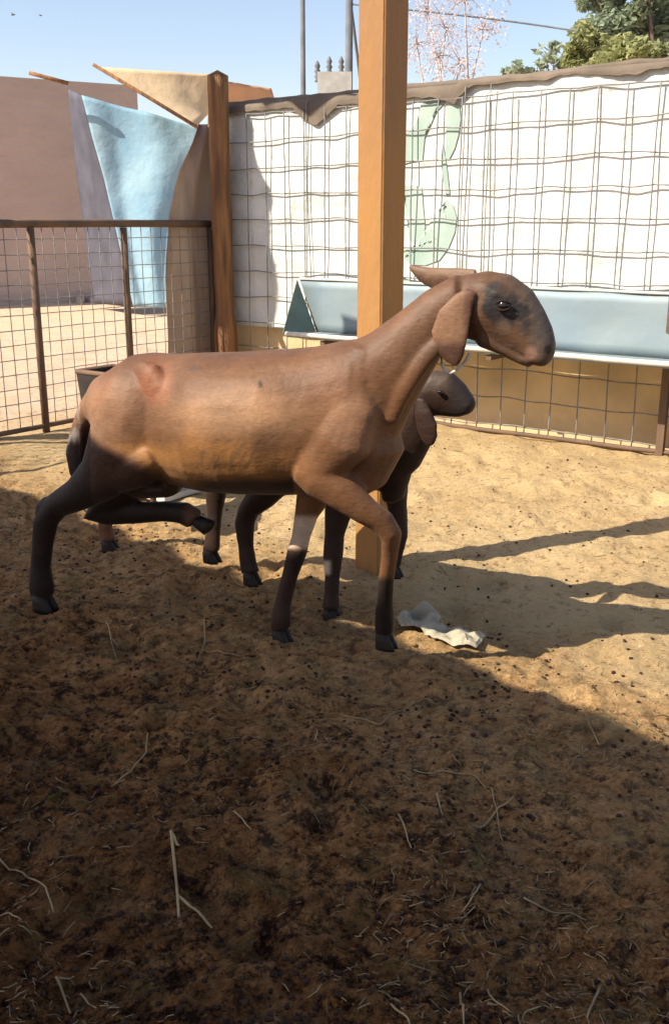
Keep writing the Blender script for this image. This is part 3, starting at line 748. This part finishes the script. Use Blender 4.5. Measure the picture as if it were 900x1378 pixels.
# tail
gb.loft(big.secs([(136, 520, 12, .025, 0, 120), (119, 548, 12, .028, 0, 112), (109, 578, 12, .026, .0, 98), (104, 608, 14, .026, .005, 90), (106, 635, 11, .022, .01, 75), (110, 652, 5, .012, .01, 70)]), 14)
# hip bone, wart, ribs and skin folds
def knob(px, py, r, off, st=.5, mb=gb, pl_=big):
    mb.loft(pl_.secs([(px - r * .6, py, r * .7, r * .0012 * st, off, 0), (px, py, r, r * .0019 * st, off, 0), (px + r * .6, py, r * .7, r * .0012 * st, off, 0)]), 12)
gb.loft(big.secs([(184, 494, 12, .012, .070, 30), (200, 504, 18, .022, .082, 40), (212, 524, 18, .020, .094, 60), (216, 552, 12, .010, .106, 80)]), 12)   # hip bone
gb.loft(big.secs([(592, 462, 10, .010, .034), (565, 490, 14, .013, .043), (540, 525, 16, .015, .050), (520, 565, 16, .013, .050)]), 10)
gb.loft(big.secs([(490, 470, 16, .010, .052), (478, 505, 20, .014, .074), (464, 545, 24, .016, .095), (448, 590, 22, .015, .112)]), 10)
gb.loft(big.secs([(158, 520, 12, .010, .085), (156, 560, 14, .010, .105), (152, 600, 14, .010, .108)]), 10)
knob(228, 571, 4, .126, 1.6)
gm = remesh(gb, 'body', .005, 10)
TAN = (.132, .058, .024); REDT = (.21, .078, .036); YEL = (.27, .122, .036); BLK = (.013, .007, .005); GREY = (.060, .047, .040); DBR = (.030, .012, .008)
def big_coat(px, py, p):
    n = nz(p[0] * 9, p[1] * 9, p[2] * 9); n2 = nz(p[0] * 25, p[1] * 25, p[2] * 25)
    c = TAN
    c = mixv(c, (.25, .135, .068), sm(75, 12, math.hypot((px - 320) * .5, (py - 558) * 1.5)) * .9 * (1 + .4 * n))  # flank highlight painted into the coat; shoulder and rump spots follow
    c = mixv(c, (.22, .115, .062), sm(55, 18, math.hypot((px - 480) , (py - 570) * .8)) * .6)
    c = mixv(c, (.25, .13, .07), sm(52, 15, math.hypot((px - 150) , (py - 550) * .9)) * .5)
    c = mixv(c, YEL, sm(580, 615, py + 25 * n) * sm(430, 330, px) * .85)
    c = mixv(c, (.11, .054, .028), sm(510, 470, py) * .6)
    c = mixv(c, REDT, sm(34, 12, math.hypot((px - 207), (py - 512) * .8)) * .9)
    c = mixv(c, (.19, .085, .045), sm(40, 10, math.hypot(px - 445, (py - 515))) * .5)
    c = mixv(c, (.24, .13, .075), sm(150, 120, px + 12 * n) * .5)
    if px > 560: # head
        c = mixv(c, (.105, .052, .027), sm(540, 630, px))
        c = mixv(c, GREY, sm(-8, 18, (px - 690) * .64 - (py - 420) * .77 + 15 * n + (py - 420) * .4 - 4) * sm(650, 690, px))
        e = math.hypot(((px - 681) * .75 + (py - 416) * .66) * .78, ((py - 416) * .75 - (px - 681) * .66) * 1.25)
        c = mixv(c, (.022, .018, .018), sm(33, 18, e + 26 * n2 + 10 * n))
        c = mixv(c, (.10, .07, .05), .6 * sm(.1, .4, nz(px * .12 + py * .07, py * .10 - px * .03, 9)) * sm(660, 690, px))
        c = mixv(c, (.16, .11, .08), sm(14, 5, math.hypot(px - 676, py - 440)) * .5)
        c = mixv(c, (.035, .02, .015), .9 * sm(3.2, .8, abs(py - (456 + (px - 662) * .50))) * sm(655, 668, px) * sm(715, 700, px))
        m_ = abs((py - 489) - (px - 720) * .10 + 3 * 0)
        if 700 < px < 742: c = mixv(c, (.05, .03, .025), sm(3.2, 1, m_) * .9)
        c = mixv(c, (.02, .012, .01), sm(7, 3.5, math.hypot((px - 737), (py - 470) * .8)))
        c = mixv(c, (.30, .17, .13), sm(12, 5, math.hypot(px - 714, py - 476)) * .4)
    # legs
    if py > 590:
        fore_near = 496 < px < 545 and py > 740
        if px > 485: k = sm(772, 784, py + 6 * n)
        elif px > 360: k = sm(735, 745, py + 5 * n) if py > 700 else 0
        else: k = 0
        c = mixv(c, BLK, k)
        if px < 300:
            yb = 592 + max(0, px - 120) * .50
            k = sm(yb - 12, yb + 10, py + 12 * n) * sm(300, 262, px)  # dark brown thigh, with the roof shade on it painted in
            c = mixv(c, DBR, k * .92); c = mixv(c, BLK, sm(640, 690, py + 8 * n))
            if px > 232 and py > 680: c = mixv(c, (.16, .075, .04), sm(240, 262, px))
        if py > 640 and 240 < px < 395: c = mixv(c, DBR, sm(636, 652, py + 8 * n) * .95 * sm(240, 290, px))  # dark belly, its underside shade painted in
    if 380 < px < 430 and 690 < py < 745: c = mixv(c, (.46, .34, .25), sm(690, 700, py) * sm(742, 735, py + 5 * n))  # sunlit patch on the far foreleg painted into the coat
    # tail
    if px < 122 and py > 540:
        c = mixv(c, DBR, sm(560, 590, py)); c = mixv(c, BLK, sm(600, 625, py))
        if py < 610 and px < 108: c = mixv(c, (.26, .22, .20), sm(.0, .4, n2 + nz(px * .15, 3)) * .6)
    # small dark fly spots and folds
    c = mixv(c, (.03, .02, .015), sm(5.5, 2.5, math.hypot((px - 350) * 1.4, (py - 517) * .8)))
    c = mixv(c, (.08, .045, .03), sm(7, 2, math.hypot((px - 262) * .5, (py - 496))) * .8)
    if 270 < px < 350 and 590 < py < 640: c = mixv(c, (.10, .06, .035), sm(.08, .3, nz(px * .14 + py * .07, py * .035, 3)) * .5)
    f = 1 + .22 * n + .12 * n2
    return tuple(max(.004, x * f) for x in c)
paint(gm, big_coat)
goat = empty('goat', big.W(300, 800, 0) * 1, 'large tan brown goat striding right, near foreleg bent', 'goat', 'goats in the pen'); goat.location.z = 0
link_mesh('body', gm, M['coat'], goat)
def ear_part(pl_, L, parent, fn, label=None):
    b = MB(); b.loft(pl_.secs(L), 18); me = remesh(b, 'ear', .0035, 4); paint(me, fn)
    o = link_mesh('ear', me, M['coat'], parent)
    if label: o['label'] = label
    return o
def ear_col(px, py, p):
    c = mixv((.175, .088, .045), (.065, .028, .016), sm(455, 468, py + 4 * nz(p[0] * 40, p[2] * 40)))  # lower third reddish, its shade painted in darker
    return mixv(c, (.10, .045, .03), sm(620, 628, px) * .8)
ear_part(big, [(635, 392, 8, .009, .012, 120), (624, 404, 15, .010, .020, 125), (611, 425, 23, .009, .030, 108), (605, 448, 26, .008, .036, 92), (606, 468, 22, .008, .038, 82), (611, 483, 13, .007, .038, 75), (614, 491, 5, .005, .038, 70)], goat, ear_col, 'drooping near ear with a reddish tip, shade painted into it')
def ear2_col(px, py, p): return mixv((.15, .085, .05), (.075, .036, .02), sm(366, 378, py + 12 * nz(px * .1, 2) - (px - 590) * .1))
ear_part(big, [(640, 374, 12, .009, -.075, 180), (615, 378, 18, .012, -.085, 178), (590, 377, 17, .013, -.10, 182), (568, 369, 11, .010, -.115, 200), (551, 359, 3, .005, -.12, 205)], goat, ear2_col, 'far ear held out sideways')
# eye, lids, nostril
c = big.W(677, 411, HO + .0525); b = MB(); b.loft([(c - big.a * .012, Z * .006, big.b * .004), (c - big.a * .005, Z * .010, big.b * .007), (c + big.a * .005, Z * .010, big.b * .007), (c + big.a * .012, Z * .006, big.b * .004)], 14)
b.build('eye', M['eye'], goat)
for zo, nm, rr in ((.0105, 'upper_eyelid', .0035), (-.0105, 'lower_eyelid', .003)):
    b = MB(); b.tube([c + big.a * x_ + Z * (zo * (1 - (x_ / .02) ** 2)) + big.b * (.004 - 8 * x_ * x_) for x_ in np.linspace(-.018, .018, 9)], [.001, .002, rr, rr, rr, rr, rr, .002, .001], 6)
    b.build(nm, M['iris'], goat)
cord = MB()
pts = [big.W(px, py, .012) for px, py in ((597, 470), (594, 480), (594, 489), (598, 497), (605, 502), (613, 499), (621, 492), (628, 484), (632, 476))]
cord.tube(pts, .0042, 6); o = cord.build('neck_cord', M['cord'])
tag(o, 'thin white cord hanging in a loop under the near ear of the large goat', 'cord')
hoof(big, 517, 872, -.02, goat, 14, 22); hoof(big, 379, 868, -.03, goat, 14, 22); hoof(big, 60, 822, .055, goat, 16, 24); hoof(big, 281, 713, -.085, goat, 11, 22, ang=-.96)

# ---- dark kid behind the big goat's neck
kd = Plane((.06, 2.80), (.888, -.46))
kb = MB()
kb.loft(kd.secs([(292, 620, 25, .05, 0, 0), (315, 620, 42, .08, 0, 0), (360, 616, 52, .10, 0, 0), (410, 612, 54, .105, 0, 0), (460, 608, 56, .10, 0, 0), (500, 606, 56, .085, 0, 0), (528, 612, 46, .065, 0, 0), (540, 618, 28, .045, 0, 0)]), 24)
kb.loft(kd.secs([(505, 620, 46, .065, 0, -40), (530, 600, 44, .058, 0, -50), (548, 576, 39, .050, 0, -52), (566, 550, 34, .042, 0, -40)]), 18)
kb.loft(kd.secs([(562, 540, 30, .038, .02, 0), (578, 531, 35, .042, .02, 12), (594, 531, 34, .038, .02, 28), (608, 538, 28, .032, .02, 38), (619, 545, 22, .028, .02, 42), (627, 550, 17, .025, .02, 46), (631, 553, 11, .02, .02, 50)]), 18)
kb.loft(kd.secs([(520, 610, 30, .05, 0, 80), (532, 645, 20, .04, 0, 85), (528, 672, 14, .03, 0, 90)]), 14)
kb.loft(kd.secs([(530, 640, 20, .035, -.05, 80), (534, 680, 13, .025, -.05, 85), (536, 700, 12, .022, -.05, 88), (537, 722, 11.5, .022, -.05, 90), (533, 745, 9, .016, -.05, 98), (530, 762, 9, .016, -.05, 95)]), 14)
kb.loft(kd.secs([(465, 650, 26, .04, .06, 95), (455, 690, 18, .03, .06, 98), (450, 720, 13, .024, .065, 95), (448, 748, 13, .024, .07, 92), (447, 775, 10, .018, .075, 90), (446, 800, 9.5, .018, .08, 92), (445, 818, 12, .021, .085, 90)]), 14)
kb.loft(kd.secs([(370, 640, 30, .05, .05, 120), (352, 668, 20, .035, .055, 135), (334, 688, 14, .026, .055, 120), (329, 705, 13, .023, .055, 95), (331, 735, 10, .017, .055, 88), (334, 758, 11, .019, .055, 88), (337, 770, 12, .02, .055, 85)]), 14)
kb.loft(kd.secs([(300, 620, 26, .04, -.06, 95), (291, 660, 14, .028, -.06, 92), (289, 690, 10, .019, -.06, 92), (287, 715, 9.5, .017, -.06, 94), (285, 735, 11, .018, -.06, 95), (284, 742, 11, .018, -.06, 90)]), 14)
km = remesh(kb, 'body', .0062, 4)
def kid_coat(px, py, p):
    n = nz(p[0] * 9, p[1] * 9, p[2] * 9); c = (.026, .012, .007)
    if px > 540 and py < 560: c = mixv(c, (.048, .028, .019), sm(535, 512, py + 10 * n)); c = mixv(c, (.018, .012, .012), sm(598, 612, px))
    if px < 470 and py > 740 and px > 420: c = mixv(c, (.60, .48, .38), sm(752, 758, py) * sm(776, 770, py) * sm(448, 440, px))  # sunlit spot painted on the front knee
    return tuple(x * (1 + .2 * n) for x in c)
paint(km, kid_coat)
kid = empty('goat_kid', kd.W(430, 790, 0), 'dark brown young goat whose head shows under the big goat\'s throat', 'goat', 'goats in the pen'); kid.location.z = 0
link_mesh('body', km, M['coat'], kid)
def kear(px, py, p): return (.028, .011, .007)
ear_part(kd, [(566, 536, 7, .008, .055, 90), (569, 555, 12, .008, .062, 85), (574, 575, 14, .008, .064, 80), (578, 590, 11, .007, .064, 75), (580, 599, 5, .005, .064, 70)], kid, kear)
c = kd.W(592, 528, .063); b = MB(); b.loft([(c - kd.a * .007, Z * .004, kd.b * .003), (c, Z * .007, kd.b * .006), (c + kd.a * .007, Z * .004, kd.b * .003)], 10); b.build('eye', M['eye'], kid)
hoof(kd, 446, 838, .085, kid, 13, 19); hoof(kd, 530, 776, -.05, kid, 10, 16); hoof(kd, 338, 786, .055, kid, 12, 17); hoof(kd, 284, 756, -.06, kid, 12, 15)

# ---- small brown kid, almost hidden, walking away behind the haunches
sk = Plane((-.79, 3.34), (.97, -.2))
sb = MB()
cx = Vector((-.74, 3.62, 0)); fwd = Vector((-.1, .98, 0)).normalized(); sd = Vector((fwd.y, -fwd.x, 0))
def rs(o, z, ru, rv): return (cx + fwd * o + Z * z, Z * ru, sd * rv)
sb.loft([rs(-.22, .31, .05, .04), rs(-.17, .315, .085, .07), rs(-.05, .32, .095, .085), rs(.1, .32, .095, .085), rs(.2, .33, .07, .05)], 16)
sb.loft([(cx + fwd * .18 + Z * .34, Z * .05, sd * .04), (cx + fwd * .25 + Z * .40, Z * .04, sd * .03), (cx + fwd * .30 + Z * .41, Z * .04, sd * .032), (cx + fwd * .38 + Z * .38, Z * .02, sd * .02)], 14)
sb.loft(sk.secs([(150, 640, 24, .035, 0, 90), (147, 672, 15, .025, 0, 92), (143, 695, 11, .018, 0, 95), (142, 712, 9.5, .017, 0, 88), (146, 728, 11, .019, 0, 75)]), 12)
for o_, s_, zb in ((-.16, .05, .17), (.14, -.05, .02), (.14, .05, .02)):
    q = cx + fwd * o_ + sd * s_
    sb.loft([(q + Z * .30, fwd * .04, sd * .035), (q + Z * .22, fwd * .025, sd * .022), (q + Z * (zb + .05), fwd * .014, sd * .013), (q + Z * zb, fwd * .018, sd * .017)], 12)
smh = remesh(sb, 'body', .007, 3)
paint(smh, lambda px, py, p: tuple(x * (1 + .2 * nz(p[0] * 12, p[1] * 12, p[2] * 12)) for x in (.13, .055, .028)))
sg = empty('goat_kid', (cx.x, cx.y, 0), 'small reddish brown kid hidden behind the haunches, one leg showing', 'goat', 'goats in the pen')
link_mesh('body', smh, M['coat'], sg)
hoof(sk, 148, 742, 0, sg, 12, 15)

# ------------------------------------------------------------------ crumpled sheet on the ground
pol = [(533, 836), (548, 826), (572, 823), (592, 828), (590, 842), (601, 851), (628, 848), (652, 862), (640, 877), (612, 874), (588, 864), (562, 852), (540, 850)]
bm = bmesh.new(); vv = [bm.verts.new(ground(px, py)) for px, py in pol]; f = bm.faces.new(vv); bmesh.ops.triangulate(bm, faces=[f])
for _ in range(4):
    bmesh.ops.subdivide_edges(bm, edges=[e for e in bm.edges if e.calc_length() > .012], cuts=1); bmesh.ops.triangulate(bm, faces=bm.faces)
for v in bm.verts:
    x, y = v.co.x, v.co.y; v.co.z = gz(x, y) + .012 + .018 * abs(nz(x * 22, y * 22, 3)) + .022 * abs(nz(x * 9 + 4, y * 9, 5)) + (.0 if not v.is_boundary else -.006)
me = bpy.data.meshes.new('crumpled_sheet'); bm.to_mesh(me); bm.free()
o = link_mesh('crumpled_sheet', me, M['paper'], None, False); md = o.modifiers.new('t', 'SOLIDIFY'); md.thickness = .002
tag(o, 'crumpled dirty white plastic sheet lying on the ground by the bent foreleg', 'plastic sheet')

# ------------------------------------------------------------------ litter
def stem(pts, r, mb):
    P = []
    for i, (px, py) in enumerate(pts):
        g = ground(px, py); P.append(Vector((g.x, g.y, gz(g.x, g.y) + r * .8 + .004)))
    Q = []
    for i in range(len(P) - 1):
        for k in range(4):
            u = k / 4; q = P[i] * (1 - u) + P[i + 1] * u; q.z = gz(q.x, q.y) + r + .002 ; Q.append(q)
    Q.append(P[-1]); r *= .75; mb.tube(Q, [r * (1 - .4 * i / len(Q)) for i in range(len(Q))], 6, .7)
stems = [
 ([[(143, 840), (150, 862), (157, 884)], [(148, 856), (160, 868)]], .003, 'short pale straw in front of the hind foot, forked at its middle'),
 ([[(275, 836), (276, 862), (266, 890)], [(272, 872), (300, 881), (326, 882)]], .0028, 'forked straw between the hind foot and the planted forefoot'),
 ([[(200, 996), (197, 1018), (176, 1038), (150, 1052)]], .0026, 'hooked straw on bare dark soil, left of the middle'),
 ([[(231, 1130), (235, 1165), (239, 1205), (241, 1238)], [(240, 1210), (262, 1225), (285, 1243)], [(233, 1136), (241, 1150)]], .0042, 'thickest straw stalk, upright in the picture, with splayed root end'),
 ([[(-6, 1150), (30, 1170), (62, 1196), (72, 1224)]], .003, 'long bent straw at the left edge of the ground'),
 ([[(-6, 1228), (14, 1234), (30, 1248)]], .0025, 'small curved straw at the left edge below the long bent one'),
 ([[(76, 1314), (86, 1336), (95, 1362)], [(76, 1316), (100, 1308)]], .003, 'left of two straws side by side at the bottom left'),
 ([[(108, 1332), (130, 1357)]], .0024, 'right of two straws side by side at the bottom left'),
 ([[(315, 1102), (338, 1128)]], .0026, 'short straight straw on the darkest soil left of centre'),
 ([[(462, 964), (488, 968), (510, 976), (532, 958), (560, 943)]], .0028, 'V shaped straw lying in front of the goats'),
 ([[(556, 1044), (600, 1048), (640, 1051), (661, 1062), (668, 1092), (676, 1130)]], .0026, 'long thin straw bent at a right angle, crossed by a shorter one'),
 ([[(640, 1114), (664, 1096), (690, 1074)]], .0036, 'short straight straw that crosses the long bent one'),
 ([[(536, 1106), (545, 1124), (553, 1148)]], .0028, 'short slanting straw left of the crossed pair'),
 ([[(587, 1078), (595, 1104)]], .0025, 'tiny straw between the crossed pair and the slanting one'),
 ([[(646, 1194), (634, 1214), (620, 1231)]], .0026, 'slanting straw below the crossed pair'),
 ([[(704, 1214), (738, 1222), (768, 1234), (788, 1246)]], .003, 'knotty straw lying alone on the lower right soil'),
 ([[(526, 1352), (548, 1376), (556, 1390)]], .0028, 'straw running out of the bottom edge right of the middle, leftmost'),
 ([[(619, 1328), (622, 1352), (624, 1384)]], .0028, 'upright straw at the bottom edge between two others'),
 ([[(656, 1330), (664, 1352), (684, 1372)]], .0026, 'bent straw at the bottom edge beside the upright one'),
 ([[(806, 1334), (798, 1356), (788, 1384)]], .0030, 'rightmost straw running out of the bottom edge'),
 ([[(784, 968), (796, 984), (806, 1000)]], .0036, 'pale straw just inside the shade edge on the right'),
 ([[(408, 881), (440, 874)]], .0030, 'short pale straw lying between the two forefeet'),
 ([[(424, 806), (452, 818), (480, 822), (506, 824)]], .0030, 'curved straw lying behind the bent foreleg'),
 ([[(238, 764), (222, 774), (210, 786)]], .0026, 'short straw under the belly below the lifted hoof'),
 ([[(286, 770), (306, 782), (328, 796)]], .0030, 'pale straw beside the hind foot of the dark kid'),
]
for L, r_, lab in stems:
    b = MB()
    for pts in L: stem(pts, r_, b)
    tag(b.build('straw_stem', M['straw']), lab, 'straw', 'loose straws on the pen floor')

# fine straw litter and droppings: nobody could count them
b = MB(); r = random.Random(3)
for i in range(6000):
    while True:
        px = r.uniform(-60, 960); py = r.uniform(585, 1420) if r.random() < .75 else r.uniform(580, 780)
        g = ground(px, py)
        if g.dot(-WN) < (WA + WN * .05).dot(-WN) and (g - C0).dot(WD) > .02: break
    dens = nz(g.x * 2.2, g.y * 2.2, 9)
    if dens < r.uniform(-.35, .45): continue
    a = r.uniform(0, 2 * math.pi); l = r.uniform(.005, .028) * (1.6 if r.random() < .08 else 1); d = Vector((math.cos(a), math.sin(a), 0))
    rr = r.uniform(.0005, .0011) * (1 + g.length * .12)
    z0 = gz(g.x, g.y); p0 = Vector((g.x, g.y, z0 + rr)); g1 = p0 + d * l; p2 = Vector((g1.x, g1.y, gz(g1.x, g1.y) + rr + r.uniform(0, .008)))
    mid = (p0 + p2) / 2 + Vector((r.uniform(-.004, .004), r.uniform(-.004, .004), r.uniform(.0, .002)))
    b.tube([p0, mid, p2], rr, 3)
tag(b.build('straw_litter', M['straw']), kind='stuff')
b = MB(); ico = [(0, 0, 1), (.89, 0, .45), (.28, .85, .45), (-.72, .53, .45), (-.72, -.53, .45), (.28, -.85, .45), (.72, .53, -.45), (-.28, .85, -.45), (-.89, 0, -.45), (-.28, -.85, -.45), (.72, -.53, -.45), (0, 0, -1)]
icf = [(0, 1, 2), (0, 2, 3), (0, 3, 4), (0, 4, 5), (0, 5, 1), (1, 6, 2), (2, 7, 3), (3, 8, 4), (4, 9, 5), (5, 10, 1), (6, 7, 2), (7, 8, 3), (8, 9, 4), (9, 10, 5), (10, 6, 1), (11, 7, 6), (11, 8, 7), (11, 9, 8), (11, 10, 9), (11, 6, 10)]
for i in range(5200):
    while True:
        px = r.uniform(-60, 960); py = 700 + 720 * r.random() ** 1.2 if r.random() < .8 else r.uniform(590, 760)
        g = ground(px, py)
        if g.dot(-WN) < (WA + WN * .05).dot(-WN) and (g - C0).dot(WD) > .02: break
    nd_ = g.x * RN.x + g.y * RN.y
    den = nz(g.x * 3, g.y * 3, 19)
    if den < r.uniform(-.45, .45): continue
    if nd_ > 2.1 and r.random() < .75: continue
    s_ = r.uniform(.0018, .0055); a = r.uniform(0, 6.3); ca, sa = math.cos(a), math.sin(a); q = Vector((g.x, g.y, gz(g.x, g.y) + s_ * .35))
    b.add([q + Vector((x * s_ * 1.35 * ca - y * s_ * sa, x * s_ * 1.35 * sa + y * s_ * ca, z * s_)) for x, y, z in ico], icf)
tag(b.build('droppings', M['dung']), kind='stuff')

M['clod'] = mat('soil_clod', (.34, .17, .065), .97, .6, 7, .8, 150, col2=(.10, .045, .018), spec=.1)
b = MB()
for i in range(22000):
    while True:
        px = r.uniform(-60, 960); py = 690 + 740 * r.random() ** 1.1
        g = ground(px, py)
        if (g - C0).dot(WD) > .02: break
    nd_ = g.x * RN.x + g.y * RN.y
    if nd_ > 1.95 or nz(g.x * 4, g.y * 4, 33) < r.uniform(-.5, .3): continue
    s_ = .0022 + .0055 * r.random() ** 3.5; a = r.uniform(0, 6.3); ca, sa = math.cos(a), math.sin(a); st = r.uniform(1, 1.6)
    q = Vector((g.x, g.y, gz(g.x, g.y) + s_ * .05)); vs = []
    for x, y, z in ico:
        k = r.uniform(.65, 1.3); vs.append(q + Vector((x * s_ * st * ca - y * s_ * sa, x * s_ * st * sa + y * s_ * ca, z * s_ * .8)) * k)
    b.add(vs, icf)
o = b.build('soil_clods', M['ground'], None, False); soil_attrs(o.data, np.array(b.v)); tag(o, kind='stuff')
